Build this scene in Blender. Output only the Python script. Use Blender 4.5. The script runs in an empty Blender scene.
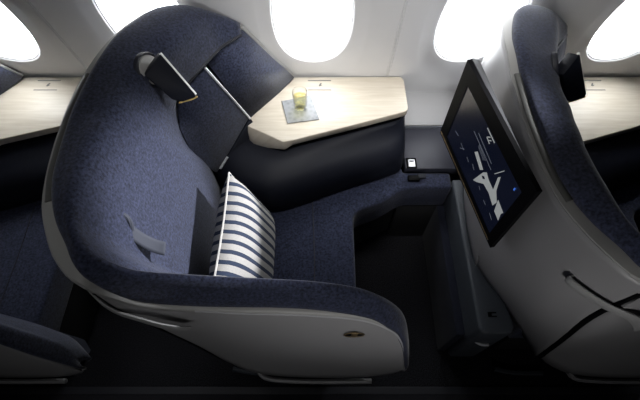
import bpy, bmesh, math, random
from mathutils import Vector, Matrix
random.seed(4)
SC = bpy.context.scene
COL = SC.collection
PITCH = 1.08

# ------------------------------------------------------------------ materials
def new_mat(name):
    m = bpy.data.materials.new(name); m.use_nodes = True
    nt = m.node_tree; b = nt.nodes['Principled BSDF']
    return m, nt, b
def plain(name, col, rough=.5, metal=0, spec=.5, sheen=0, coat=0, noise=0, nscale=40, bump=0, bscale=300):
    m, nt, b = new_mat(name)
    b.inputs['Base Color'].default_value = (*col, 1)
    b.inputs['Roughness'].default_value = rough
    b.inputs['Metallic'].default_value = metal
    b.inputs['Specular IOR Level'].default_value = spec
    b.inputs['Sheen Weight'].default_value = sheen
    b.inputs['Coat Weight'].default_value = coat
    tc = nt.nodes.new('ShaderNodeTexCoord')
    if noise:
        n = nt.nodes.new('ShaderNodeTexNoise'); n.inputs['Scale'].default_value = nscale; n.inputs['Detail'].default_value = 3
        nt.links.new(tc.outputs['Object'], n.inputs['Vector'])
        r = nt.nodes.new('ShaderNodeMapRange')
        r.inputs['From Min'].default_value = .3; r.inputs['From Max'].default_value = .7
        r.inputs['To Min'].default_value = 1 - noise; r.inputs['To Max'].default_value = 1 + noise
        nt.links.new(n.outputs['Fac'], r.inputs['Value'])
        mx = nt.nodes.new('ShaderNodeVectorMath'); mx.operation = 'SCALE'
        mx.inputs[0].default_value = col
        nt.links.new(r.outputs['Result'], mx.inputs['Scale'])
        nt.links.new(mx.outputs['Vector'], b.inputs['Base Color'])
    if bump:
        n2 = nt.nodes.new('ShaderNodeTexNoise'); n2.inputs['Scale'].default_value = bscale; n2.inputs['Detail'].default_value = 2
        nt.links.new(tc.outputs['Object'], n2.inputs['Vector'])
        bp = nt.nodes.new('ShaderNodeBump'); bp.inputs['Strength'].default_value = bump; bp.inputs['Distance'].default_value = .002
        nt.links.new(n2.outputs['Fac'], bp.inputs['Height'])
        nt.links.new(bp.outputs['Normal'], b.inputs['Normal'])
    return m
def emit(name, col, s):
    m, nt, b = new_mat(name)
    b.inputs['Base Color'].default_value = (*[c*.3 for c in col], 1)
    b.inputs['Emission Color'].default_value = (*col, 1)
    b.inputs['Emission Strength'].default_value = s
    b.inputs['Roughness'].default_value = .25
    return m
M = {}
M['fabric'] = plain('navy_fabric', (.0205, .0245, .0465), .95, sheen=.18, spec=.15, noise=.65, nscale=150, bump=.4, bscale=420)
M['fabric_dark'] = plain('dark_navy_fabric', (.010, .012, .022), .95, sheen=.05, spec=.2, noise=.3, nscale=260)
M['piping'] = plain('piping', (.006, .007, .014), .6)
M['leather'] = plain('dark_leather', (.006, .007, .012), .5, spec=.16, bump=.15, bscale=500)
M['shell'] = plain('grey_shell', (.235, .232, .238), .42, spec=.45, noise=.02, nscale=8)
M['rim'] = plain('grey_rim', (.27, .268, .26), .5, spec=.4)
M['edge'] = plain('light_edge', (.34, .34, .36), .45)
M['inlay'] = plain('dark_inlay', (.075, .075, .07), .5)
M['steel'] = plain('brushed_steel', (.62, .62, .64), .3, metal=.9)
M['silver'] = plain('silver_trim', (.75, .76, .80), .35, metal=.3)
M['brass'] = plain('brass', (.30, .22, .12), .35, metal=.8)
M['gold'] = plain('gold_edge', (.75, .52, .18), .4, metal=.6)
M['handle'] = plain('handle_metal', (.26, .26, .26), .55, metal=.2)
M['black'] = plain('black_plastic', (.0025, .0025, .003), .5, spec=.05)
M['tab'] = plain('belt_webbing', (.030, .034, .048), .8)
M['matte'] = plain('matte_black', (.004, .004, .005), .8)
M['slate'] = plain('slate_plastic', (.045, .052, .064), .55, noise=.08, nscale=200)
M['wall'] = plain('cabin_sidewall', (.72, .72, .73), .55, noise=.02, nscale=6)
M['dado'] = plain('lower_sidewall', (.36, .36, .37), .6)
M['reveal'] = plain('window_surround', (.66, .66, .67), .5)
M['ceiling'] = plain('cabin_lining', (.10, .10, .10), .7)
M['lining'] = plain('dark_lining', (.03, .03, .035), .8)
M['carpet'] = plain('black_carpet', (.016, .016, .019), 1, spec=.1, noise=.8, nscale=230, bump=.6, bscale=300)
M['aisle'] = plain('aisle_floor', (.008, .008, .012), .9, noise=.3, nscale=200)
M['trimrail'] = plain('floor_rail', (.022, .023, .030), .5)
M['housing'] = plain('monitor_housing', (.016, .016, .018), .5, noise=.35, nscale=330)
M['pillow_back'] = plain('pillow_seam', (.36, .35, .33), .9)
M['redtag'] = plain('red_tag', (.12, .01, .01), .7)
M['white'] = plain('white_mark', (.75, .75, .73), .6)
M['mark'] = plain('grey_mark', (.12, .12, .12), .5)

def wood():
    m, nt, b = new_mat('pale_ash_wood')
    tc = nt.nodes.new('ShaderNodeTexCoord'); mp = nt.nodes.new('ShaderNodeMapping')
    mp.inputs['Scale'].default_value = (2.2, 26, 4); mp.inputs['Rotation'].default_value = (0, 0, .06)
    nt.links.new(tc.outputs['Object'], mp.inputs['Vector'])
    n = nt.nodes.new('ShaderNodeTexNoise'); n.inputs['Scale'].default_value = 3; n.inputs['Detail'].default_value = 6; n.inputs['Distortion'].default_value = .7
    nt.links.new(mp.outputs['Vector'], n.inputs['Vector'])
    r = nt.nodes.new('ShaderNodeValToRGB')
    r.color_ramp.elements[0].position = .33; r.color_ramp.elements[0].color = (.47, .415, .335, 1)
    r.color_ramp.elements[1].position = .66; r.color_ramp.elements[1].color = (.55, .50, .42, 1)
    nt.links.new(n.outputs['Fac'], r.inputs['Fac']); nt.links.new(r.outputs['Color'], b.inputs['Base Color'])
    b.inputs['Roughness'].default_value = .45
    return m
M['wood'] = wood()

def stripes():
    m, nt, b = new_mat('striped_linen')
    tc = nt.nodes.new('ShaderNodeTexCoord'); sp = nt.nodes.new('ShaderNodeSeparateXYZ')
    nt.links.new(tc.outputs['UV'], sp.inputs[0])
    a = nt.nodes.new('ShaderNodeMath'); a.operation = 'MULTIPLY'; a.inputs[1].default_value = 11.6
    nt.links.new(sp.outputs['X'], a.inputs[0])
    fr = nt.nodes.new('ShaderNodeMath'); fr.operation = 'FRACT'; nt.links.new(a.outputs[0], fr.inputs[0])
    lt = nt.nodes.new('ShaderNodeMath'); lt.operation = 'LESS_THAN'; lt.inputs[1].default_value = .40
    nt.links.new(fr.outputs[0], lt.inputs[0])
    n = nt.nodes.new('ShaderNodeTexNoise'); n.inputs['Scale'].default_value = 220
    nt.links.new(tc.outputs['Object'], n.inputs['Vector'])
    c1 = nt.nodes.new('ShaderNodeMixRGB'); c1.inputs[1].default_value = (.22, .21, .20, 1); c1.inputs[2].default_value = (.32, .31, .29, 1)
    nt.links.new(n.outputs['Fac'], c1.inputs[0])
    c2 = nt.nodes.new('ShaderNodeMixRGB'); c2.inputs[2].default_value = (.022, .030, .052, 1)
    nt.links.new(lt.outputs[0], c2.inputs[0]); nt.links.new(c1.outputs[0], c2.inputs[1])
    nt.links.new(c2.outputs[0], b.inputs['Base Color'])
    b.inputs['Roughness'].default_value = .95; b.inputs['Specular IOR Level'].default_value = .2
    return m
M['stripes'] = stripes()

def coaster_mat():
    m, nt, b = new_mat('printed_coaster')
    tc = nt.nodes.new('ShaderNodeTexCoord')
    n = nt.nodes.new('ShaderNodeTexVoronoi'); n.inputs['Scale'].default_value = 55
    nt.links.new(tc.outputs['Object'], n.inputs['Vector'])
    r = nt.nodes.new('ShaderNodeValToRGB')
    r.color_ramp.elements[0].color = (.17, .18, .195, 1); r.color_ramp.elements[1].color = (.26, .27, .285, 1)
    r.color_ramp.elements[1].position = .6
    nt.links.new(n.outputs['Distance'], r.inputs['Fac']); nt.links.new(r.outputs['Color'], b.inputs['Base Color'])
    b.inputs['Roughness'].default_value = .5
    return m
M['coaster'] = coaster_mat()

def glass(name, col, refl):
    m, nt, b = new_mat(name)
    out = nt.nodes['Material Output']
    tr = nt.nodes.new('ShaderNodeBsdfTransparent'); tr.inputs['Color'].default_value = (*col, 1)
    gl = nt.nodes.new('ShaderNodeBsdfGlossy'); gl.inputs['Roughness'].default_value = .04
    lw = nt.nodes.new('ShaderNodeLayerWeight'); lw.inputs['Blend'].default_value = refl
    mx = nt.nodes.new('ShaderNodeMixShader'); pw = nt.nodes.new('ShaderNodeMath'); pw.operation = 'POWER'; pw.inputs[1].default_value = 3; nt.links.new(lw.outputs['Facing'], pw.inputs[0]); nt.links.new(pw.outputs[0], mx.inputs[0])
    nt.links.new(tr.outputs[0], mx.inputs[1]); nt.links.new(gl.outputs[0], mx.inputs[2]); nt.links.new(mx.outputs[0], out.inputs['Surface'])
    return m
M['glass'] = glass('clear_glass', (.98, .985, .98), .5)
M['wine'] = glass('pale_wine', (.96, .92, .66), .3)
def pane_mat():
    m, nt, b = new_mat('window_pane')
    out = nt.nodes['Material Output']
    tr = nt.nodes.new('ShaderNodeBsdfTransparent'); gl = nt.nodes.new('ShaderNodeBsdfGlossy'); gl.inputs['Roughness'].default_value = .05
    mx = nt.nodes.new('ShaderNodeMixShader'); mx.inputs[0].default_value = .05
    nt.links.new(tr.outputs[0], mx.inputs[1]); nt.links.new(gl.outputs[0], mx.inputs[2]); nt.links.new(mx.outputs[0], out.inputs['Surface'])
    return m
M['pane'] = pane_mat()
M['screen'] = emit('screen_navy', (.0025, .0035, .009), 1.0)
M['screen_text'] = emit('screen_text', (.20, .22, .27), .40)
M['screen_white'] = emit('screen_white', (.40, .42, .42), .55)
M['led'] = emit('blue_led', (.08, .25, 1.0), .5)

# ------------------------------------------------------------------ helpers
def link(name, me, mat, parent=None, base=None):
    """base: the world point the mesh coordinates are measured from"""
    o = bpy.data.objects.new(name, me); COL.objects.link(o)
    if mat: me.materials.append(M[mat])
    if parent is not None: o.parent = parent
    return o
def shift(me, base):
    if base is not None: me.transform(Matrix.Translation(-Vector(base)))
def bm_obj(name, bm, mat, parent=None, base=None, smooth=True, angle=40):
    bmesh.ops.recalc_face_normals(bm, faces=bm.faces[:])
    me = bpy.data.meshes.new(name); bm.to_mesh(me); bm.free()
    shift(me, base)
    if smooth:
        me.shade_smooth()
        me.set_sharp_from_angle(angle=math.radians(angle))
    return link(name, me, mat, parent)
def empty(name, loc):
    o = bpy.data.objects.new(name, None); o.empty_display_size = .1; COL.objects.link(o); o.location = loc
    return o
def tag(o, label=None, cat=None, group=None, kind=None):
    if label: o['label'] = label
    if cat: o['category'] = cat
    if group: o['group'] = group
    if kind: o['kind'] = kind
    return o
def copy_tree(o, parent=None):
    c = o.copy(); COL.objects.link(c)
    if parent is not None: c.parent = parent
    for ch in list(o.children): copy_tree(ch, c)
    return c
def cr(p0, p1, p2, p3, t):
    return tuple(.5*((2*b) + (-a+c)*t + (2*a-5*b+4*c-d)*t*t + (-a+3*b-3*c+d)*t**3) for a, b, c, d in zip(p0, p1, p2, p3))
def spline(pts, n):
    out = []
    N = len(pts)
    for i in range(N-1):
        p0 = pts[i-1] if i > 0 else tuple(2*a-b for a, b in zip(pts[0], pts[1]))
        p3 = pts[i+2] if i+2 < N else tuple(2*a-b for a, b in zip(pts[-1], pts[-2]))
        for k in range(n): out.append(cr(p0, pts[i], pts[i+1], p3, k/n))
    out.append(tuple(pts[-1]))
    return out
def loft(rows, nu=3, nv=3, dense=True):
    """rows[v][u] control points -> smooth grid bmesh"""
    if dense:
        rows = [spline(r, nu) for r in rows]
        cols = [spline([r[u] for r in rows], nv) for u in range(len(rows[0]))]
    else:
        cols = [[r[u] for r in rows] for u in range(len(rows[0]))]
    bm = bmesh.new()
    vs = [[bm.verts.new(p) for p in c] for c in cols]
    for i in range(len(vs)-1):
        for j in range(len(vs[0])-1):
            try: bm.faces.new((vs[i][j], vs[i+1][j], vs[i+1][j+1], vs[i][j+1]))
            except ValueError: pass
    bmesh.ops.remove_doubles(bm, verts=bm.verts[:], dist=1e-5)
    return bm
def solidify(o, t, off=-1):
    m = o.modifiers.new('thickness', 'SOLIDIFY'); m.thickness = t; m.offset = off
    return o
def bevel(bm, r, seg=2, ang=30):
    es = [e for e in bm.edges if len(e.link_faces) == 2 and e.calc_face_angle(0) > math.radians(ang)]
    if es and r: bmesh.ops.bevel(bm, geom=es, offset=r, segments=seg, affect='EDGES', profile=.5, clamp_overlap=True)
def prism(poly, z0, z1, bv=0, seg=2, bm=None):
    own = bm is None
    if own: bm = bmesh.new()
    if not callable(z0): _z0 = z0; z0 = lambda i: _z0
    if not callable(z1): _z1 = z1; z1 = lambda i: _z1
    lo = [bm.verts.new((p[0], p[1], z0(i))) for i, p in enumerate(poly)]
    hi = [bm.verts.new((p[0], p[1], z1(i))) for i, p in enumerate(poly)]
    bm.faces.new(hi); bm.faces.new(lo[::-1])
    for i in range(len(poly)):
        j = (i+1) % len(poly); bm.faces.new((lo[i], lo[j], hi[j], hi[i]))
    bmesh.ops.recalc_face_normals(bm, faces=bm.faces[:])
    if bv: bevel(bm, bv, seg)
    return bm
def box(x0, x1, y0, y1, z0, z1, bv=0, seg=2, bm=None):
    return prism([(x0, y0), (x1, y0), (x1, y1), (x0, y1)], z0, z1, bv, seg, bm)
def slab(pts, t, nrm=None, bv=0, seg=2):
    """polygon in 3D given thickness t behind it"""
    P = [Vector(p) for p in pts]
    if nrm is None:
        nrm = Vector((0, 0, 0))
        for i in range(len(P)): nrm += P[i].cross(P[(i+1) % len(P)])
        nrm.normalize()
    bm = bmesh.new()
    a = [bm.verts.new(p) for p in P]; b = [bm.verts.new(p - Vector(nrm)*t) for p in P]
    bm.faces.new(a); bm.faces.new(b[::-1])
    for i in range(len(P)):
        j = (i+1) % len(P); bm.faces.new((a[i], b[i], b[j], a[j]))
    bmesh.ops.recalc_face_normals(bm, faces=bm.faces[:])
    if bv: bevel(bm, bv, seg, 50)
    return bm
def tube(pts, r, seg=8, n=4, flat=1.0, up=(0, 0, 1), closed=False, bm=None):
    pts = [Vector(p) for p in (spline(pts, n) if n > 1 else pts)]
    if bm is None: bm = bmesh.new()
    rings = []
    for i, p in enumerate(pts):
        d = (pts[min(i+1, len(pts)-1)] - pts[max(i-1, 0)]).normalized()
        s = d.cross(Vector(up)); s = s.normalized() if s.length > 1e-4 else Vector((1, 0, 0))
        w = s.cross(d).normalized()
        rings.append([bm.verts.new(p + s*math.cos(a)*r*flat + w*math.sin(a)*r) for a in [k*2*math.pi/seg for k in range(seg)]])
    for i in range(len(rings)-1):
        for k in range(seg):
            bm.faces.new((rings[i][k], rings[i][(k+1) % seg], rings[i+1][(k+1) % seg], rings[i+1][k]))
    bm.faces.new(rings[0][::-1]); bm.faces.new(rings[-1])
    return bm
def lathe(prof, seg=40, c=(0, 0, 0)):
    bm = bmesh.new()
    rings = [[bm.verts.new((c[0]+r*math.cos(a), c[1]+r*math.sin(a), c[2]+z)) for a in [k*2*math.pi/seg for k in range(seg)]] if r > 1e-6 else [bm.verts.new((c[0], c[1], c[2]+z))] for r, z in prof]
    for a, b in zip(rings, rings[1:]):
        for k in range(seg):
            k2 = (k+1) % seg
            if len(a) == 1 and len(b) == 1: continue
            if len(a) == 1: bm.faces.new((a[0], b[k], b[k2]))
            elif len(b) == 1: bm.faces.new((a[k], a[k2], b[0]))
            else: bm.faces.new((a[k], a[k2], b[k2], b[k]))
    return bm

# ------------------------------------------------------------------ cabin shell
X0, X1 = -2.4, 2.4
def wy(z):            # inner face of the sidewall at height z
    return 1.30 - .225*(z-.65)
WZ0, WZ1 = .56, 1.34
CELL = .562
CX = [-1.149+CELL*i for i in range(5)]
WCZ, WHW, WHH = .965, .132, .220
def sup(a, hw, hu, hd, n=2.38):
    c, s = math.cos(a), math.sin(a)
    x = hw*math.copysign(abs(c)**(2/n), c); z = math.copysign(abs(s)**(2/n), s)*(hu if s > 0 else hd)
    return x, z
NA = 96
def wall_pt(x, z, dep=0):
    return (x, wy(z)+dep, z)
bm = bmesh.new()
for cx in CX:
    def rect(a, x0=-CELL/2, x1=CELL/2, z0=WZ0-WCZ, z1=WZ1-WCZ):
        c, s = math.cos(a), math.sin(a); t = 1e9
        if c > 1e-9: t = min(t, x1/c)
        if c < -1e-9: t = min(t, x0/c)
        if s > 1e-9: t = min(t, z1/s)
        if s < -1e-9: t = min(t, z0/s)
        return c*t, s*t
    angs = [k*2*math.pi/NA for k in range(NA)]
    # make sure the corners of the rectangle are hit
    corners = [math.atan2(zz, xx) % (2*math.pi) for xx in (-CELL/2, CELL/2) for zz in (WZ0-WCZ, WZ1-WCZ)]
    for ca in corners:
        k = min(range(NA), key=lambda q: abs(angs[q]-ca)); angs[k] = ca
    rings = []
    for f in range(6):
        ring = []
        for a in angs:
            rx, rz = rect(a); ox, oz = sup(a, .192, .30, .368, 2.5)
            if f == 0: x, z, d = rx, rz, 0
            elif f == 1: x, z, d = ox*1.0, oz*1.0, 0
            elif f == 2: x, z, d = ox*.955, oz*.965, .004
            else:
                sx, sz = sup(a, WHW, WHH, WHH, 2.38)
                if f == 3: x, z, d = sx*1.10+(ox-sx)*.15, sz*1.06+(oz-sz)*.08, .009
                elif f == 4: x, z, d = sx*1.05, sz*1.035, .014
                else: x, z, d = sx*1.03, sz*1.02, .019
            ring.append(bm.verts.new(wall_pt(cx+x, WCZ+z, d)))
        rings.append(ring)
    for a, b in zip(rings, rings[1:]):
        for k in range(NA):
            k2 = (k+1) % NA; bm.faces.new((a[k], a[k2], b[k2], b[k]))
# plain panels either side and the strips above and below
def quad(pts): bm.faces.new([bm.verts.new(p) for p in pts])
xa, xb = CX[0]-CELL/2, CX[-1]+CELL/2
for a, b in ((X0, xa), (xb, X1)):
    quad([wall_pt(a, WZ0), wall_pt(b, WZ0), wall_pt(b, WZ1), wall_pt(a, WZ1)])
prof_up = [(wy(WZ1), WZ1), (1.06, 1.62), (.93, 1.9), (.74, 2.12), (.5, 2.25)]
prof_dn = [(wy(WZ0), WZ0), (1.322, .545)]
prof_base = [(1.322, .545), (1.312, .525), (1.280, .500), (1.21, .462), (1.205, .40), (1.205, 0)]
for pr in (prof_up, prof_dn):
    for (y0, z0), (y1, z1) in zip(pr, pr[1:]):
        quad([(X0, y0, z0), (X1, y0, z0), (X1, y1, z1), (X0, y1, z1)])
bm2 = bmesh.new()
for (y0, z0), (y1, z1) in zip(prof_base, prof_base[1:]):
    bm2.faces.new([bm2.verts.new(p) for p in ((X0, y0, z0), (X1, y0, z0), (X1, y1, z1), (X0, y1, z1))])
bmesh.ops.remove_doubles(bm2, verts=bm2.verts[:], dist=1e-4)
tag(bm_obj('baseboard_window', bm2, 'dado', angle=50), kind='structure')
bmesh.ops.remove_doubles(bm, verts=bm.verts[:], dist=1e-4)
wall = bm_obj('wall_window', bm, 'wall', smooth=True, angle=25); tag(wall, kind='structure')
# panel joints between every second window
for i, jx in enumerate((-.912, .271)):
    bm = bmesh.new()
    for dx, r in ((-.0035, .0028), (.0035, .0028)):
        tube([(jx+dx, wy(.57)-.001, .57), (jx+dx, wy(1.33)-.001, 1.33)], r, 6, 1, up=(1, 0, 0), bm=bm)
    tag(bm_obj('trim_%d' % (i+1), bm, 'wall'), kind='structure')
for i, cx in enumerate(CX):
    # window: bright seal ring + outer pane
    bm = bmesh.new(); rings = []
    for s, d in ((1.03, .018), (1.0, .020), (.985, .028), (1.0, .045), (1.04, .09), (1.10, .13), (1.16, .13)):
        rings.append([bm.verts.new(wall_pt(cx+x*s, WCZ+z*(1+(s-1)*.65), d)) for x, z in [sup(k*2*math.pi/NA, WHW, WHH, WHH, 2.38) for k in range(NA)]])
    for a, b in zip(rings, rings[1:]):
        for k in range(NA): bm.faces.new((a[k], a[(k+1) % NA], b[(k+1) % NA], b[k]))
    w = bm_obj('window_%d' % (i+1), bm, 'reveal', base=(cx, wy(WCZ), WCZ)); w.location = (cx, wy(WCZ), WCZ); tag(w, kind='structure')
    bm = bmesh.new()
    bm.faces.new([bm.verts.new(wall_pt(cx+x*1.06, WCZ+z*1.04, .10)) for x, z in [sup(k*2*math.pi/NA, WHW, WHH, WHH, 2.38) for k in range(NA)]])
    bm_obj('window_pane', bm, 'pane', w, base=(cx, wy(WCZ), WCZ), smooth=False)
def struct(name, bm, mat): return tag(bm_obj(name, bm, mat, smooth=False), kind='structure')
struct('floor', box(X0, X1, .2175, 1.34, -.04, 0), 'carpet')
struct('floor_aisle', box(X0, X1, -2.0, .190, -.04, .004), 'aisle')
struct('trim_3', box(X0, X1, .190, .2175, -.04, .006, .001), 'trimrail')
bm = bmesh.new(); 
struct('ceiling', box(X0, X1, -2.0, .55, 2.25, 2.30), 'ceiling')
struct('wall_aisle', box(X0, X1, -2.05, -2.0, -.04, 2.3), 'lining')
struct('wall_front', box(X1, X1+.05, -2.05, 1.5, -.04, 2.3), 'lining')
struct('wall_rear', box(X0-.05, X0, -2.05, 1.5, -.04, 2.3), 'lining')

# ------------------------------------------------------------------ the seat
SB = (-.15, .62, 0.0)       # base point of the master seat
# outer rim crease A, grey/fabric boundary B, fabric crest K, foot of inner face N
A = [(-0.27,1.226,0.955), (-0.34,1.222,0.99), (-0.44,1.2,1.035), (-0.512,1.145,1.068), (-0.545,1.075,1.088), (-0.572,0.985,1.105), (-0.585,0.9,1.12), (-0.597,0.82,1.125),
     (-0.601,0.744,1.13), (-0.603,0.68,1.13), (-0.602,0.62,1.13), (-0.598,0.56,1.13), (-0.591,0.503,1.13), (-0.578,0.441,1.13), (-0.553,0.383,1.13), (-0.521,0.3285,1.13),
     (-0.485,0.289,1.125), (-0.449,0.267,1.12), (-0.434,0.264,1.085), (-0.410,0.264,1.042), (-0.376,0.265,0.995), (-0.284,0.272,0.94), (-0.184,0.271,0.925), (-0.093,0.273,0.91),
     (-0.012,0.272,0.9), (0.072,0.271,0.88), (0.126,0.266,0.86), (0.169,0.259,0.825), (0.2,0.252,0.78), (0.226,0.243,0.7), (0.252,0.237,0.56), (0.282,0.233,0.38)]
B = [(-0.268,1.222,0.96), (-0.325,1.215,0.995), (-0.425,1.19,1.042), (-0.487,1.13,1.078), (-0.523,1.055,1.097), (-0.550,0.97,1.115), (-0.562,0.89,1.125), (-0.572,0.81,1.13),
     (-0.576,0.74,1.133), (-0.577,0.68,1.135), (-0.574,0.62,1.135), (-0.57,0.56,1.135), (-0.564,0.503,1.135), (-0.548,0.445,1.135), (-0.523,0.392,1.135), (-0.49,0.345,1.135),
     (-0.468,0.31,1.133), (-0.445,0.286,1.125), (-0.43,0.279,1.09), (-0.411,0.276,1.05), (-0.375,0.276,1.005), (-0.283,0.284,0.95), (-0.184,0.286,0.935), (-0.093,0.289,0.92),
     (-0.012,0.287,0.91), (0.076,0.281,0.89), (0.13,0.274,0.87), (0.167,0.264,0.84), (0.199,0.257,0.79), (0.226,0.246,0.71), (0.254,0.238,0.57), (0.287,0.235,0.39)]
K = [(-0.267,1.209,0.962), (-0.31,1.2,1), (-0.37,1.165,1.05), (-0.395,1.09,1.072), (-0.425,1.01,1.087), (-.455,.93,1.098), (-.474,.85,1.11), (-.486,.78,1.12),
     (-0.49,0.72,1.13), (-0.497,0.67,1.135), (-0.504,0.62,1.145), (-0.508,0.57,1.15), (-0.506,0.51,1.155), (-0.501,0.455,1.16), (-0.492,0.41,1.16), (-0.478,0.372,1.16),
     (-0.46,0.342,1.158), (-0.441,0.322,1.15), (-0.418,0.312,1.128), (-0.389,0.307,1.096), (-0.355,0.306,1.079), (-0.264,0.312,1.042), (-0.175,0.318,1.01), (-0.089,0.319,0.995),
     (-0.011,0.319,0.98), (0.073,0.316,0.955), (0.129,0.309,0.925), (0.17,0.303,0.88), (0.201,0.295,0.83), (0.225,0.281,0.755), (0.268,0.275,0.54), (0.286,0.246,0.42)]
N = [(-0.266,1.195,0.945), (-0.295,1.155,0.952), (-0.323,1.12,0.955), (-0.35,1.07,0.955), (-0.385,1.02,0.945), (-0.417,0.985,0.93), (-0.45,0.93,0.915), (-0.455,0.885,0.84),
     (-0.45,0.885,0.72), (-0.41,0.89,0.6), (-0.385,0.85,0.455), (-0.375,0.75,0.45), (-0.37,0.63,0.45), (-0.365,0.52,0.45), (-0.355,0.44,0.45), (-0.335,0.39,0.45),
     (-0.3,0.37,0.45), (-0.27,0.36,0.45), (-0.25,0.355,0.45), (-0.225,0.352,0.45), (-0.2,0.35,0.45), (-0.15,0.35,0.45), (-0.08,0.35,0.45), (-0.03,0.35,0.45),
     (0.02,0.35,0.45), (0.08,0.35,0.45), (0.125,0.35,0.45), (0.16,0.345,0.45), (0.195,0.335,0.44), (0.235,0.32,0.42), (0.255,0.305,0.4), (0.294,0.262,0.36)]
def lerp(a, b, t): return tuple(x+(y-x)*t for x, y in zip(a, b))
def add(a, b): return tuple(x+y for x, y in zip(a, b))

def inner_dir(k):
    """horizontal unit vector from rim towards the sitter at station k"""
    v = Vector(K[k]) - Vector(B[k]); v.z = 0
    return v.normalized() if v.length > 1e-4 else Vector((0, -1, 0))
def pad_rows():
    n = len(K); rows = [[] for _ in range(9)]
    for i in range(n):
        b, k, nn = B[i], K[i], N[i]; d = inner_dir(i)
        w = min(1, (Vector(k)-Vector(b)).length/.05)
        h = k[2]-nn[2]
        rows[0].append(add(b, (0, 0, -.03*w)))
        rows[1].append(b)
        p = lerp(b, k, .10); rows[2].append((p[0], p[1], p[2]+.010*w))
        p = lerp(b, k, .50); rows[3].append((p[0], p[1], p[2]+.009*w))
        rows[4].append(k)
        c = min(.045, h*.15)
        o = .022 if i < 18 else .006; c = c if i < 18 else c*1.2
        q = (k[0]+d.x*o*w, k[1]+d.y*o*w, k[2]-c); rows[5].append(q)
        bul = .006 if i < 6 else .018 if i < 18 else .004
        p = lerp(q, nn, .40); rows[6].append(add(p, (d.x*bul, d.y*bul, 0)))
        p = lerp(q, nn, .75); rows[7].append(add(p, (d.x*bul, d.y*bul, 0)))
        rows[8].append(nn)
    return rows
# bottom edge of the outer shell, station by station, at three heights
def shell_low(i):
    a = A[i]
    special = {12: [(-.585,.51,.89),(-.56,.54,.65),(-.52,.57,.47)], 13: [(-.570,.455,.89),(-.545,.49,.65),(-.49,.52,.45)],
               14: [(-.543,.395,.89),(-.510,.42,.65),(-.44,.45,.43)], 15: [(-.508,.338,.89),(-.465,.345,.65),(-.385,.365,.385)],
               16: [(-.472,.305,.89),(-.43,.308,.65),(-.358,.318,.37)], 17: [(-.437,.276,.89),(-.386,.276,.65),(-.336,.272,.37)]}
    if i in special: return special[i]
    if i <= 3:
        f = i/3; return [add(a, (-.005*f, 0, -.10)), add(a, (-.01*f, 0, -.22)), (a[0], a[1], .60)]
    return [(a[0]+.006, a[1], .89), (a[0]+.032, a[1]*.985+.01, .65), (a[0]+.075, a[1]*.97+.02, .47)]

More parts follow.
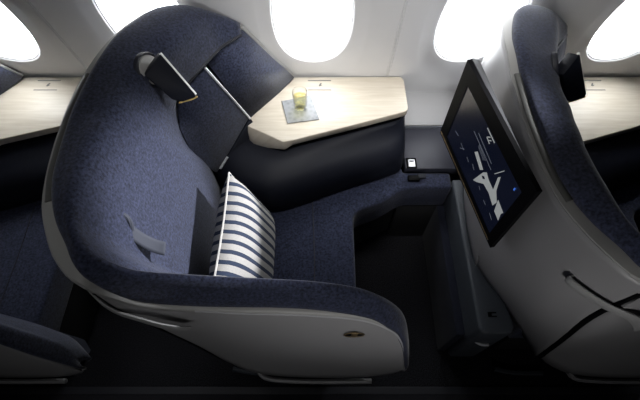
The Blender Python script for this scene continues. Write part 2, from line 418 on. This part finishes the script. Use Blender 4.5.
def build_seat():
    root = empty('airplane_seat', SB)
    # padded fabric liner
    pad = bm_obj('backrest_padding', loft(pad_rows(), 3, 3), 'fabric', root, SB, angle=180)
    solidify(pad, .012, 0)
    # grey rim between crease and fabric
    rim = []
    for i in range(len(A)):
        rim.append((A[i], lerp(A[i], B[i], .08), lerp(A[i], B[i], .5), B[i]))
    rows = [[add(r[0], (0, 0, -.012)) for r in rim], [add(r[1], (0, 0, 0)) for r in rim], [r[2] for r in rim], [add(r[3], (0, 0, -.002)) for r in rim], [add(r[3], (0, 0, -.03)) for r in rim]]
    r_ = bm_obj('rim', loft(rows, 3, 1), 'rim', root, SB, angle=60); solidify(r_, .006, 0)
    # bead added along the crease in place of its thin highlight
    bm_obj('highlight_bead', tube([add(p, (0, 0, -.004)) for p in A[3:17]], .0042, 6, 3), 'shell', root, SB)
    bm_obj('highlight_bead', tube([add(p, (0, -.001, -.004)) for p in A[21:31]], .0034, 6, 3), 'edge', root, SB)
    # dark inlay slot on the rim
    inl = [lerp(A[i], B[i], .55) for i in range(7, 14)]
    bm_obj('rim_inlay', tube([add(p, (0, 0, .0035)) for p in inl], .0042, 8, 4, flat=2.2), 'inlay', root, SB)
    # outer shell of the back
    R = [[], [], [], [], []]
    for i in range(0, 18):
        lo = shell_low(i); a = A[i]
        R[0].append(add(a, (0, 0, -.004))); R[1].append(add(lerp(a, lo[0], .25), (0, 0, 0)))
        R[2].append(lo[0]); R[3].append(lo[1]); R[4].append(lo[2])
    sh = bm_obj('back_shell', loft(R, 3, 3), 'shell', root, SB, angle=60); solidify(sh, .008, 0)
    # aisle side panel: top follows the crease, left edge is the slanting joint
    top = [add(A[17], (.010, .004, -.03)), add(A[18], (.004, .002, -.015)), A[19], A[20], A[21], A[22], A[23], A[24], A[25], A[26], A[27], A[28], A[29], A[30], A[31]]
    bot = [(-.438,.2705,1.06), (-.430,.271,.90), (-.40,.272,.74), (-.365,.268,.56), (-.334,.262,.39), (-.25,.232,.33), (-.17,.221,.30), (-.06,.216,.283), (.05,.2155,.28),
           (.13,.217,.285), (.19,.219,.297), (.235,.222,.312), (.262,.226,.33), (.276,.229,.35), (.2836,.232,.372)]
    R = []
    for t in (0, .12, .4, .7, 1):
        row = []
        for p, q in zip(top, bot):
            m = lerp(p, q, t); row.append((m[0], m[1]-.010*math.sin(math.pi*t), m[2]))
        R.append(row)
    R[0] = [add(p, (0, 0, -.006)) for p in R[0]]
    sp = bm_obj('side_panel', loft(R, 3, 3), 'shell', root, SB, angle=60); solidify(sp, .010, 1)
    # lower step of the side panel
    bm_obj('lower_step', tube([(-.215,.232,.312), (-.19,.214,.292), (-.13,.207,.279), (0,.204,.273), (.182,.206,.272)], .0105, 8, 4, flat=.8), 'shell', root, SB)
    # padding roll wrapping the front of the aisle armrest is part of the liner; closing face below it
    fr = [(.236,.262,.64),(.267,.248,.49),(.287,.236,.385),(.27,.30,.33),(.24,.335,.33),(.20,.34,.45)]
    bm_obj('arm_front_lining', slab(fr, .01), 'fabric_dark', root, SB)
    # brass seat emblem on the side panel
    cx, cz, cy = .088, .774, .2550
    bm = bmesh.new()
    ring = [(cx+.026*math.cos(a), cy-.002, cz+.021*math.sin(a)) for a in [k*math.pi/12 for k in range(25)]]
    tube(ring, .0016, 6, 1, up=(0, 1, 0), bm=bm)
    em = bm_obj('seat_marker', bm, 'brass', root, SB)
    e2 = bmesh.new(); prism([(cx+.023*math.cos(k*math.pi/12), cz+.014*math.sin(k*math.pi/12)) for k in range(24)], -.006, .002, 0, 1, e2); bmesh.ops.transform(e2, matrix=Matrix(((1,0,0,0),(0,0,-1,cy),(0,1,0,0),(0,0,0,1))), verts=e2.verts[:])
    bm_obj('marker_recess', e2, 'black', em)
    em.children[0].data.transform(Matrix.Translation(-Vector(SB)))
    e3 = bmesh.new(); box(cx-.008, cx+.008, cy-.006, cy, cz-.014, cz+.020, .002, 2, e3)
    k3 = bm_obj('marker_button', e3, 'brass', em, SB)
    # grab handle blade across the joint
    hp = [(-.510,.335,.99), (-.526,.322,.992), (-.477,.277,.99), (-.436,.2535,.988), (-.395,.244,.968), (-.360,.240,.93), (-.337,.242,.895), (-.316,.248,.866)]
    bm = tube(hp, .0145, 10, 5, flat=.30); bm_obj('grab_handle', bm, 'handle', root, SB)
    # dark joint between back shell and side panel
    jt = [(-.445,.270,1.08), (-.434,.272,.89), (-.384,.272,.65), (-.334,.268,.37)]
    bm_obj('panel_joint', tube(jt, .008, 6, 4), 'black', root, SB)
    # ---- seat cushion (L shaped, continues as foot rest by the wall)
    cush = [(-.40,.345), (.127,.345), (.1275,.70), (.1275,.765), (.14,.79), (.165,.803), (.235,.83), (.285,.862), (.31,.88), (.335,.892), (.36,.898), (.530,.900), (.530,.975), (.34,.975), (.33,1.02), (-.40,1.02)]
    bm_obj('seat_cushion', prism(cush, .30, .45, .014, 3), 'fabric', root, SB, angle=60)
    bm_obj('cushion_seam', tube([(-.02,.36,.4515), (-.02,.60,.4515), (-.03,.84,.4515)], .0018, 6, 2), 'piping', root, SB)
    base = [(-.36,.36), (.10,.36), (.10,.80), (.33,.92), (.33,1.0), (-.36,1.0)]
    bm_obj('seat_base', prism(base, .03, .30, .01), 'matte', root, SB)
    bm_obj('foot_support', box(.33, .53, .90, .945, .0, .30, .004), 'matte', root, SB)
    for y in (.40, .82):
        bm_obj('floor_mount', box(-.33, .08, y, y+.06, 0, .035, .006), 'inlay', root, SB)
    # low front foot seen below the side panel
    bm_obj('floor_fitting', tube([(-.36,.285,.02), (-.28,.272,.012), (-.16,.270,.012)], .010, 6, 3), 'slate', root, SB)
    # ---- storage panel beside the headrest
    pan = [(-.366,1.042,.945), (-.264,1.063,.68), (-.392,.905,.545), (-.408,.892,.60), (-.446,.884,.72), (-.452,.886,.84), (-.446,.93,.90), (-.415,.983,.925)]
    bm = bmesh.new()
    c = Vector((0, 0, 0)); Pn = [Vector(p) for p in pan]
    for p in Pn: c += p
    c /= len(Pn); vc = bm.verts.new(c+Vector((.004, -.010, 0))); vs = [bm.verts.new(p) for p in Pn]
    mid = [bm.verts.new(p.lerp(c, .06)+Vector((.003, -.008, 0))) for p in Pn]
    for i in range(len(vs)):
        j = (i+1) % len(vs)
        bm.faces.new((vs[i], vs[j], mid[j], mid[i])); bm.faces.new((mid[i], mid[j], vc))
    sp = bm_obj('storage_door', bm, 'fabric', root, SB, angle=50); solidify(sp, .012, -1)
    e = (Vector(pan[1])-Vector(pan[0]))
    bm_obj('door_edge', tube([add(pan[0], (.004, -.004, 0)), add(pan[1], (.004, -.004, 0))], .0048, 8, 1), 'silver', sp, SB)
    a_, b_ = Vector((-.379,.920,.575)), Vector((-.350,.952,.605))
    bm_obj('door_latch', tube([tuple(a_+Vector((.006,-.014,0))), tuple(b_+Vector((.006,-.014,0)))], .0065, 8, 1, flat=.6), 'silver', sp, SB)
    # side wing panel towards the wall
    wing = [(-.375,1.075,.955), (-.330,1.13,.955), (-.268,1.212,.95), (-.225,1.235,.87), (-.187,1.258,.79), (-.150,1.273,.73), (-.113,1.289,.665),
            (-.19,1.19,.655), (-.275,1.085,.655)]
    bm = bmesh.new(); Pn = [Vector(p) for p in wing]; c = Vector((-.255,1.155,.81)); vc = bm.verts.new(c); vs = [bm.verts.new(p) for p in Pn]
    for i in range(len(vs)): bm.faces.new((vs[i], vs[(i+1) % len(vs)], vc))
    wg = bm_obj('side_wing', bm, 'fabric', root, SB, angle=60); solidify(wg, .014, -1)
    rimw = [(-.266,1.214,.955), (-.225,1.236,.872), (-.187,1.258,.79), (-.150,1.273,.73), (-.113,1.288,.668)]
    bm_obj('wing_edge', tube([add(p, (.004, .002, .002)) for p in rimw], .007, 8, 4), 'rim', root, SB)
    # dark gusset below the storage door down to the armrest
    gs = [(-.264,1.066,.68), (-.25,1.07,.62), (-.36,.90,.46), (-.40,.893,.46), (-.392,.908,.545)]
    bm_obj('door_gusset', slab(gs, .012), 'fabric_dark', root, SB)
    # piping along the edge of the back cushion
    pp = [add(N[i], (.004, -.006, 0)) for i in range(0, 11)]
    pp = [add(p, (0, 0, .004)) for p in pp]
    bm_obj('piping', tube(pp, .0045, 8, 4), 'piping', root, SB)
    # ---- swivelling reading lamp at head height
    dc = Vector((-.450,.872,1.092)); nrm = Vector((.86, -.20, .45)).normalized()
    q = nrm.to_track_quat('Z', 'Y').to_matrix().to_4x4()
    bm = lathe([(0, .004), (.036, .004), (.039, .001), (.040, -.006)], 32); bmesh.ops.transform(bm, matrix=Matrix.Translation(dc) @ q @ Matrix.Diagonal((1, 1, 1, 1)), verts=bm.verts[:])
    disc = bm_obj('lamp_mount', bm, 'rim', root, SB)
    bm = lathe([(.039, .002), (.044, .004), (.047, 0), (.048, -.008)], 32); bmesh.ops.transform(bm, matrix=Matrix.Translation(dc) @ q, verts=bm.verts[:])
    bm_obj('mount_shade', bm, 'piping', disc, SB)  # dark ring stands in for the recess shadow around the disc
    pa, pc, pd, pe = Vector((-.41,.879,1.14)), Vector((-.339,.844,1.02)), Vector((-.396,.828,1.01)), Vector((-.4536,.833,1.11))
    lamp_n = (pc-pa).cross(pe-pa).normalized()
    if lamp_n.y > 0: lamp_n = -lamp_n
    q1 = pa.lerp(pe, .97); q2 = pe.lerp(pd, .10)
    lbm = slab([tuple(pa), tuple(q1), tuple(q2), tuple(pe.lerp(pd, .85)), tuple(pd.lerp(pc, .25)), tuple(pc.lerp(pd, .08)), tuple(pc.lerp(pa, .08))], .036, tuple(lamp_n), .004, 2)
    lamp = bm_obj('reading_lamp', lbm, 'leather', root, SB, angle=30)
    off = lamp_n*-.006
    bm_obj('lamp_edge', tube([tuple(pa+off), tuple(pc.lerp(pa, .05)+off)], .0042, 8, 1), 'white', lamp, SB)
    bm_obj('lower_edge', tube([tuple(pc+off), tuple(pc.lerp(pd, .35)+off+Vector((0, 0, -.003))), tuple(pd.lerp(pc, .1)+off)], .0026, 8, 3), 'gold', lamp, SB)
    arm0 = dc+nrm*.002; arm1 = pe.lerp(pd, .3)*.75+pa.lerp(pc, .3)*.25-lamp_n*.034
    bm_obj('lamp_arm', tube([tuple(arm0), tuple(arm0.lerp(arm1, .5)+Vector((0, -.004, 0))), tuple(arm1)], .010, 8, 3), 'black', lamp, SB)
    # ---- shoulder belt guide
    s0 = Vector((-.452,.447,1.005))
    bm = bmesh.new()
    g = [(-.458,.446,1.008), (-.440,.436,.982), (-.420,.428,.960), (-.400,.424,.944), (-.382,.422,.935)]
    rows = [[tuple(Vector(p)+Vector((.004, -.016+.032*t, .010*t))) for p in g] for t in (0, .5, 1)]
    st = bm_obj('belt_tab', loft(rows, 4, 2), 'tab', root, SB, angle=180); solidify(st, .004, 0)
    bm_obj('belt_slot', tube([(-.468,.462,1.03), (-.459,.440,1.00), (-.446,.420,.965), (-.438,.410,.92), (-.432,.405,.89)], .010, 8, 4, flat=.5), 'piping', root, SB)
    bm_obj('belt_loop', tube([(-.462,.470,1.035), (-.448,.463,1.02), (-.444,.450,1.0), (-.450,.440,.985)], .007, 8, 4), 'tab', root, SB)
    # buckle on the cushion beside the shelf
    bk = bm_obj('belt_buckle', box(.352, .400, .925, .950, .45, .468, .005), 'black', root, SB)
    bm_obj('buckle_tongue', box(.392, .425, .935, .955, .461, .468, .002), 'leather', bk, SB)
    return root
seat = build_seat()
tag(seat, 'navy fabric shell seat with a striped cushion on it, in the centre', 'seat', 'shell seats along the window wall')
seat_r = copy_tree(seat); seat_r.location.x += PITCH
tag(seat_r, 'grey backed shell seat with curved grab handle, seen from behind', 'seat', 'shell seats along the window wall')
seat_l = copy_tree(seat); seat_l.location.x -= PITCH
tag(seat_l, 'shaded shell seat at the left edge, only its arm end and wing tip showing', 'seat', 'shell seats along the window wall')

# ------------------------------------------------------------------ side console with table
CB = (0.03, 1.12, 0.0)
def build_console():
    root = empty('side_console', CB)
    top = [(-.114,1.292), (-.195,1.178), (-.277,1.060), (-.2755,1.045), (-.262,1.036), (-.200,1.003), (-.1355,.966), (-.10,.974), (.10,1.037), (.322,1.110), (.333,1.118), (.3375,1.13), (.336,1.275), (.330,1.290), (.318,1.295)]
    zl = [.630,.618,.600,.596,.596,.605,.622,.630]+[.632]*7
    low = {2: (-.272,1.035), 3: (-.268,1.018), 4: (-.252,1.002), 5: (-.195,.978), 6: (-.130,.958)}
    bm = bmesh.new()
    lo = [bm.verts.new((low.get(i, p)[0], low.get(i, p)[1], zl[i])) for i, p in enumerate(top)]
    hi = [bm.verts.new((p[0], p[1], .66)) for p in top]
    bm.faces.new(hi); bm.faces.new(lo[::-1])
    for i in range(len(top)):
        j = (i+1) % len(top); bm.faces.new((lo[i], lo[j], hi[j], hi[i]))
    bmesh.ops.recalc_face_normals(bm, faces=bm.faces[:]); bevel(bm, .003, 2, 20)
    t = bm_obj('table_top', bm, 'wood', root, CB, angle=50)
    # charging symbol: two lines and a small lightning bolt
    for y in (1.2725, 1.222):
        bm_obj('marking_line', box(-.048, .044, y-.0022, y+.0022, .6595, .6606), 'mark', t, CB, smooth=False)
    bolt = [(-.004,1.238), (.001,1.243), (-.006,1.2445), (.001,1.258), (.008,1.259), (.003,1.249), (.010,1.249)]
    bm_obj('charging_symbol', prism(bolt, .6595, .6607), 'mark', t, CB, smooth=False)
    # dark undertray below the front edge
    ut = [(-.13,1.0), (-.12,.972), (-.09,.984), (.10,1.045), (.315,1.117), (.325,1.27), (-.05,1.27)]
    bm_obj('undertray', prism(ut, .600, .632, .004), 'black', root, CB)
    # leather body, sweeping forward into an armrest
    rows = [[], [], [], [], [], [], []]
    prof = [(-.405, (.995,.585), (.955,.575), (.91,.54), (.897,.45)),
            (-.33, (1.01,.60), (.93,.592), (.865,.555), (.850,.45)),
            (-.25, (1.00,.60), (.915,.597), (.830,.56), (.812,.45)),
            (-.174, (.975,.605), (.905,.60), (.808,.56), (.787,.45)),
            (-.08, (.985,.61), (.93,.603), (.835,.56), (.813,.45)),
            (.0, (1.01,.61), (.965,.603), (.868,.56), (.845,.45)),
            (.10, (1.045,.61), (1.01,.600), (.910,.56), (.887,.45)),
            (.20, (1.075,.61), (1.05,.597), (.945,.56), (.922,.45)),
            (.29, (1.10,.61), (1.085,.595), (.985,.56), (.958,.45)),
            (.328, (1.14,.61), (1.125,.59), (1.02,.55), (.985,.45)),
            (.343, (1.18,.60), (1.17,.575), (1.10,.54), (1.05,.45)),
            (.347, (1.29,.60), (1.29,.575), (1.27,.54), (1.24,.45))]
    for x, p0, p1, p2, p3 in prof:
        rows[0].append((x, min(p0[0]+.22, 1.285), p0[1]+.005)); rows[1].append((x, p0[0], p0[1])); rows[2].append((x, *p1)); rows[3].append((x, *p2))
        rows[4].append((x, p3[0], .49)); rows[5].append((x, p3[0]+.004, p3[1])); rows[6].append((x, p3[0]+.03, p3[1]+.002))
    b = bm_obj('console_body', loft(rows, 3, 2), 'leather', root, CB, angle=180); solidify(b, .01, -1)
    # low shelf in front of the console
    shf = [(.345,.980), (.375,.977), (.560,.977), (.60,1.10), (.61,1.195), (.345,1.195)]
    s = bm_obj('low_shelf', prism(shf, .43, .47, .006), 'leather_soft', root, CB)
    bm_obj('shelf_lip', tube([(.345,1.190,.471), (.60,1.190,.471)], .006, 6, 1), 'slate', s, CB)
    bz = bm_obj('buckle_plate', box(.358, .386, .984, 1.020, .470, .477, .003), 'silver', s, CB)
    bm_obj('plate_slot', box(.364, .380, 1.006, 1.012, .4765, .478, .0), 'black', bz, CB, smooth=False)
    bm_obj('plate_surround', box(.351, .393, .979, 1.030, .468, .4725, .004), 'black', s, CB)
    bm_obj('shelf_base', box(.345, .56, 1.05, 1.18, 0, .43, .004), 'matte', root, CB)
    return root
M['leather_soft'] = plain('shelf_leather', (.022, .023, .034), .5, spec=.4, bump=.15, bscale=400)
con = build_console()
tag(con, 'pale wood table on dark leather console with a glass standing on it', 'side table', 'side consoles under the windows')
con_r = copy_tree(con); con_r.location.x += PITCH
tag(con_r, 'pale wood table on dark console at the right edge, behind the grey backed seat', 'side table', 'side consoles under the windows')
con_l = copy_tree(con); con_l.location.x -= PITCH
tag(con_l, 'shaded pale wood table on dark console at the left edge of the view', 'side table', 'side consoles under the windows')

# shelf box at the back of the right hand seat against the wall
rs = empty('rear_ledge', (.73, 1.22, .60)); RB = (.73, 1.22, .60)
bm_obj('ledge_body', prism([(.66,1.12), (.80,1.14), (.80,1.29), (.66,1.29)], .60, .645, .006), 'slate', rs, RB)
bm_obj('ledge_edge', tube([(.665,1.282,.648), (.72,1.280,.650), (.79,1.284,.652)], .003, 6, 3), 'edge', rs, RB)
tag(rs, 'dark ledge with light rear edge between the monitor and the right seat back', 'ledge')

# ------------------------------------------------------------------ footwell cabinet
FB = (.60, .65, 0)
fc = empty('footwell_cabinet', FB)
bm_obj('cabinet_body', prism([(.532,.345), (.545,.330), (.640,.330), (.655,.355), (.625,.52), (.605,.70), (.605,.94), (.532,.94)], .03, .45, .010, 3), 'slate', fc, FB)
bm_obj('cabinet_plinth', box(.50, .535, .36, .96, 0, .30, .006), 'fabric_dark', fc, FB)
lt = bm_obj('latch_recess', box(.570, .600, .385, .402, .4495, .4525, .003), 'black', fc, FB)
bm_obj('latch', box(.582, .600, .389, .396, .452, .456, .0015), 'slate', lt, FB)
bm_obj('foot_trim', tube([(.56,.335,.31), (.585,.325,.30), (.61,.325,.30)], .006, 8, 3), 'silver', fc, FB)
tag(fc, 'dark slate cabinet along the footwell, below the monitor', 'cabinet')

# ------------------------------------------------------------------ monitor
T0 = Vector((.37635,.85885,1.138)); R0 = Vector((.45548,.46513,1.138)); HH = .29
ux = (R0-T0); WW = ux.length; ux.normalize(); nm = Vector((ux.y, -ux.x, 0))   # nm points towards the passenger
if nm.x > 0: nm = -nm
MB_ = Vector((.44, .66, 1.0))
def sp_(u, v, d=0): return T0+ux*u+Vector((0, 0, v))+nm*d
mon = empty('seat_monitor', (.44, .66, .848)); MBb = (.44, .66, .848)
def rect_slab(u0, u1, v0, v1, d, t, bv=0):
    return slab([tuple(sp_(u0, v0, d)), tuple(sp_(u1, v0, d)), tuple(sp_(u1, v1, d)), tuple(sp_(u0, v1, d))], t, tuple(nm), bv)
bm = bmesh.new()
hf = [bm.verts.new(sp_(*p)) for p in ((-.003, .003, -.010), (WW-.004, -.003, -.010), (WW-.004, -HH+.004, -.010), (-.003, -HH-.001, -.010))]
hb = [bm.verts.new(sp_(*p)) for p in ((0, -.004, -.034), (WW-.012, -.012, -.016), (WW-.012, -HH+.01, -.016), (0, -HH+.006, -.034))]
bm.faces.new(hf); bm.faces.new(hb[::-1])
for k in range(4): bm.faces.new((hf[k], hb[k], hb[(k+1) % 4], hf[(k+1) % 4]))
bmesh.ops.recalc_face_normals(bm, faces=bm.faces[:]); bevel(bm, .003, 2)
bm_obj('monitor_housing', bm, 'housing', mon, MBb, angle=30)
# bezel as a real frame
bm = bmesh.new()
o4 = [(0, 0), (WW, 0), (WW, -HH), (0, -HH)]; i4 = [(.040, -.050), (WW-.030, -.050), (WW-.030, -HH+.026), (.040, -HH+.026)]
fo = [bm.verts.new(sp_(*p, 0)) for p in o4]; fi = [bm.verts.new(sp_(*p, 0)) for p in i4]
bo = [bm.verts.new(sp_(*p, -.012)) for p in o4]; bi = [bm.verts.new(sp_(*p, -.012)) for p in i4]
for k in range(4):
    j = (k+1) % 4
    bm.faces.new((fo[k], fo[j], fi[j], fi[k])); bm.faces.new((fi[k], fi[j], bi[j], bi[k])); bm.faces.new((fo[k], bo[k], bo[j], fo[j])); bm.faces.new((bo[k], bi[k], bi[j], bo[j]))
bz = bm_obj('bezel', bm, 'black', mon, MBb, angle=30)
bm_obj('power_light', rect_slab(.3495, .3535, -.065, -.073, .0006, .001), 'led', bz, MBb, smooth=False)
bm_obj('lower_trim', tube([tuple(sp_(.005, -HH+.010, .001)), tuple(sp_(WW-.02, -HH+.010, .001))], .0016, 6, 1), 'brass', bz, MBb)
scr = bm_obj('screen', rect_slab(.038, WW-.028, -.048, -HH+.024, -.002, .006), 'screen', mon, MBb, smooth=False)
G = {'airplane_wing': [(.1772,-.1584),(.1863,-.144),(.2363,-.1581),(.2271,-.1715)],
     'airplane_body': [(.223,-.2267),(.2408,-.1633),(.2511,-.148),(.2701,-.1546),(.3001,-.1555),(.2915,-.1106),(.2971,-.0999),(.3097,-.1448),(.3313,-.1656),(.3266,-.1892),(.2924,-.1803),(.2629,-.1851),(.2379,-.2139)],
     'airplane_tail': [(.3306,-.1542),(.3655,-.1589),(.3615,-.1714),(.3674,-.1954),(.3409,-.1929)]}
for g, pts in G.items():
    bm_obj(g, slab([tuple(sp_(u, v, -.0012)) for u, v in pts], .0008, tuple(nm)), 'screen_white', scr, MBb, smooth=False)
bm_obj('wing_window', slab([tuple(sp_(u, v, -.0008)) for u, v in [(.243,-.175),(.251,-.166),(.259,-.168),(.252,-.177)]], .0006, tuple(nm)), 'screen', scr, MBb, smooth=False)
LN = [((.1788,-.0571),(.2243,-.0592),.0022,'screen_white'), ((.1914,-.0768),(.2113,-.0798),.002,'screen_white'), ((.1936,-.0741),(.2035,-.0637),.0014,'screen_white'), ((.2025,-.0769),(.2123,-.0665),.0014,'screen_white'),
      ((.1389,-.1167),(.2597,-.1241),.0012,'screen_text'), ((.1579,-.1019),(.2508,-.1104),.0012,'screen_text'),
      ((.0672,-.2031),(.0888,-.1995),.0012,'screen_text'), ((.1115,-.203),(.134,-.2064),.001,'screen_text'), ((.1167,-.2196),(.1369,-.2003),.0008,'screen_text'),
      ((.1598,-.2048),(.1743,-.2087),.0012,'screen_text'), ((.2762,-.1178),(.2971,-.0739),.0010,'screen_white'), ((.2531,-.2106),(.2635,-.2145),.0012,'screen_text'),
      ((.2922,-.2194),(.3071,-.2206),.0012,'screen_text'), ((.3326,-.2187),(.3508,-.2241),.0012,'screen_text'), ((.1919,-.1936),(.2078,-.1996),.0014,'screen_text')]
def stroke(bm, a, b, w):
    a = Vector(a); b = Vector(b); d = (b-a).normalized(); n = Vector((-d.y, d.x))*w
    q = [a-n, b-n, b+n, a+n]
    bm.faces.new([bm.verts.new(sp_(p.x, p.y, -.0012)) for p in q])
def stroke_obj(name, a, b, w, m):
    t_ = bmesh.new(); stroke(t_, a, b, w); bm_obj(name, t_, m, scr, MBb, smooth=False)
names = ['headline_rule', 'logo_stroke', 'logo_stroke', 'logo_stroke', 'route_line', 'route_line'] + ['text_line']*4 + ['tail_line'] + ['text_line']*4
for nme, (a, b, w, m) in zip(names, LN): stroke_obj(nme, a, b, w, m)
for r_ in range(3):
    stroke_obj('text_line', (.18, -.121-.0045*r_), (.228-.004*r_, -.121-.0045*r_-.0075), .0008, 'screen_text')
# bracket to the seat back
bm_obj('monitor_bracket', slab([tuple(sp_(.16, -.06, -.036)), tuple(sp_(.36, -.06, -.036)), tuple(sp_(.36, -.24, -.036)), tuple(sp_(.16, -.24, -.036))], .028, tuple(nm), .004), 'black', mon, MBb)
tag(mon, 'black framed monitor showing a white airplane graphic, fixed to the right seat back', 'screen')

# ------------------------------------------------------------------ cushion
def build_pillow():
    # corners: top far, top near, bottom near, bottom far
    TF, TN, BN, BF = Vector((-.283,.742,.795)), Vector((-.290,.365,.79)), Vector((-.190,.375,.468)), Vector((-.192,.768,.468))
    n = 22; me = bpy.data.meshes.new('striped_cushion'); bm = bmesh.new(); uvl = bm.loops.layers.uv.new('UVMap')
    nn = (TN-TF).cross(BF-TF).normalized()
    if nn.x < 0: nn = -nn
    def pt(u, v, side):
        p = TF.lerp(TN, u).lerp(BF.lerp(BN, u), v)
        # pinch the edges a little between the corners
        c = (TF+TN+BN+BF)/4
        e = max(abs(2*u-1), abs(2*v-1)); o = min(abs(2*u-1), abs(2*v-1))
        p = p.lerp(c, .05*e*(1-o*o))
        h = ((1-(2*u-1)**4)*(1-(2*v-1)**4))**.55
        return p+nn*side*h*(.060 if side > 0 else .058)
    for side in (1, -1):
        g = [[bm.verts.new(pt(i/n, j/n, side)) for j in range(n+1)] for i in range(n+1)]
        for i in range(n):
            for j in range(n):
                f = bm.faces.new((g[i][j], g[i+1][j], g[i+1][j+1], g[i][j+1]))
                for lp, (a, b) in zip(f.loops, ((i, j), (i+1, j), (i+1, j+1), (i, j+1))): lp[uvl].uv = (a/n+.01, b/n)
    bmesh.ops.remove_doubles(bm, verts=bm.verts[:], dist=1e-5)
    base = (-.23,.57,.45)
    o = bm_obj('striped_cushion', bm, 'stripes', None, base, angle=180); o.location = base
    c = (TF+TN+BN+BF)/4
    bd = []
    for (a, b) in ((TF, TN), (TN, BN), (BN, BF), (BF, TF)):
        for k in range(10):
            t = k/10; p = a.lerp(b, t); e = 1-abs(2*t-1)**2
            bd.append(tuple(p.lerp(c, .05*e)))
    bd.append(bd[0])
    s = bm_obj('seam_edge', tube(bd, .0032, 6, 1), 'pillow_back', o, base)
    return o
pl = build_pillow()
tag(pl, 'cream cushion with narrow navy stripes standing on the centre seat', 'cushion')

# ------------------------------------------------------------------ coaster and glass
cb = (-.075, 1.118, .66)
o = bm_obj('drink_coaster', prism([(-.147,1.16), (-.121,1.05), (-.002,1.07), (-.037,1.191)][::-1], .6602, .6645, .0008), 'coaster', None, cb, angle=30); o.location = cb
bmt = tube([(-.1475,1.16,.664), (-.1212,1.0495,.664)], .0014, 6, 1); 
bm_obj('coaster_edge', bmt, 'inlay', o, cb)
tag(o, 'square grey printed coaster under the glass on the wood table', 'coaster')
gb = (-.0745, 1.128, .6648)
r = .0265
g = bm_obj('drinking_glass', lathe([(0, .0), (r*.86, 0), (r*.93, .004), (r, .030), (r*1.06, .084), (r*1.045, .085), (r*1.0, .083), (r*.94, .032), (r*.86, .013), (0, .012)], 48, gb), 'glass', None, gb, angle=60); g.location = gb
bm_obj('wine', lathe([(0, .0125), (r*.855, .0135), (r*.935, .032), (r*.965, .056), (0, .056)], 48, gb), 'wine', g, gb, angle=60)
tag(g, 'small clear tumbler of pale wine standing on the coaster', 'glass')

# ------------------------------------------------------------------ light
w = bpy.data.worlds.new('sky'); SC.world = w; w.use_nodes = True
bg = w.node_tree.nodes['Background']; bg.inputs['Color'].default_value = (.95, .98, 1, 1); bg.inputs['Strength'].default_value = 12.5
for i, cx in enumerate(CX):                # sampling portals in the five window openings
    ld = bpy.data.lights.new('window_daylight', 'AREA'); ld.shape = 'RECTANGLE'; ld.size = .34; ld.size_y = .50
    ld.cycles.is_portal = True
    lo = bpy.data.objects.new('window_daylight', ld); COL.objects.link(lo); lo.location = (cx, wy(WCZ)+.14, WCZ)
    lo.rotation_euler = (math.radians(-90-12.7+0), 0, 0)
def area(name, loc, target, e, sx, sy, col=(1, 1, 1), spread=180):
    ld = bpy.data.lights.new(name, 'AREA'); ld.energy = e; ld.shape = 'RECTANGLE'; ld.size = sx; ld.size_y = sy; ld.color = col; ld.spread = math.radians(spread)
    lo = bpy.data.objects.new(name, ld); COL.objects.link(lo); lo.location = loc
    lo.rotation_euler = (Vector(target)-Vector(loc)).to_track_quat('-Z', 'Y').to_euler()
    return lo
def spot(name, loc, target, e, ang, blend, rad, col=(1, 1, 1)):
    ld = bpy.data.lights.new(name, 'SPOT'); ld.energy = e; ld.spot_size = math.radians(ang); ld.spot_blend = blend; ld.shadow_soft_size = rad; ld.color = col
    lo = bpy.data.objects.new(name, ld); COL.objects.link(lo); lo.location = loc
    lo.rotation_euler = (Vector(target)-Vector(loc)).to_track_quat('-Z', 'Y').to_euler()
    return lo
spot('reading_light', (1.36, .90, 1.87), (-.47, .53, .78), 500, 21, .75, .05, (.95, .96, 1))
area('sidewall_fill', (.12, .86, 1.86), (.12, 1.25, .6), 2.3, .9, .05, (1, .99, .97), 60)  # unseen fill added to brighten the sidewall and table
area('aisle_panel_fill', (.0, -1.7, 1.45), (.0, .25, .60), .52, 2.0, .25, (1, 1, 1), 45)  # added fill for the grey aisle panels, no fixture behind it
area('rim_fill', (-.70, .1, 2.2), (-.62, .55, 1.1), .25, .3, .15, (1, 1, 1), 60)  # weak added fill that lifts the seat rim on the left
spot('cross_aisle_fill', (.30, -1.5, 1.42), (.24, 1.27, 1.04), 60, 46, 1.0, .12, (1, .99, .98))  # invented spot, brightens the window wall from across the aisle

# ------------------------------------------------------------------ camera
cd = bpy.data.cameras.new('camera'); cam = bpy.data.objects.new('camera', cd); COL.objects.link(cam)
cam.location = (0, 0, 1.91); cam.rotation_euler = (math.radians(30), 0, 0)
cd.sensor_width = 36; cd.lens = 430/640*36; cd.clip_start = .02
SC.camera = cam
SC.view_settings.view_transform = 'Standard'; SC.view_settings.look = 'None'; SC.view_settings.gamma = 1
SC.view_settings.use_curve_mapping = False
SC.view_settings.exposure = 0.0
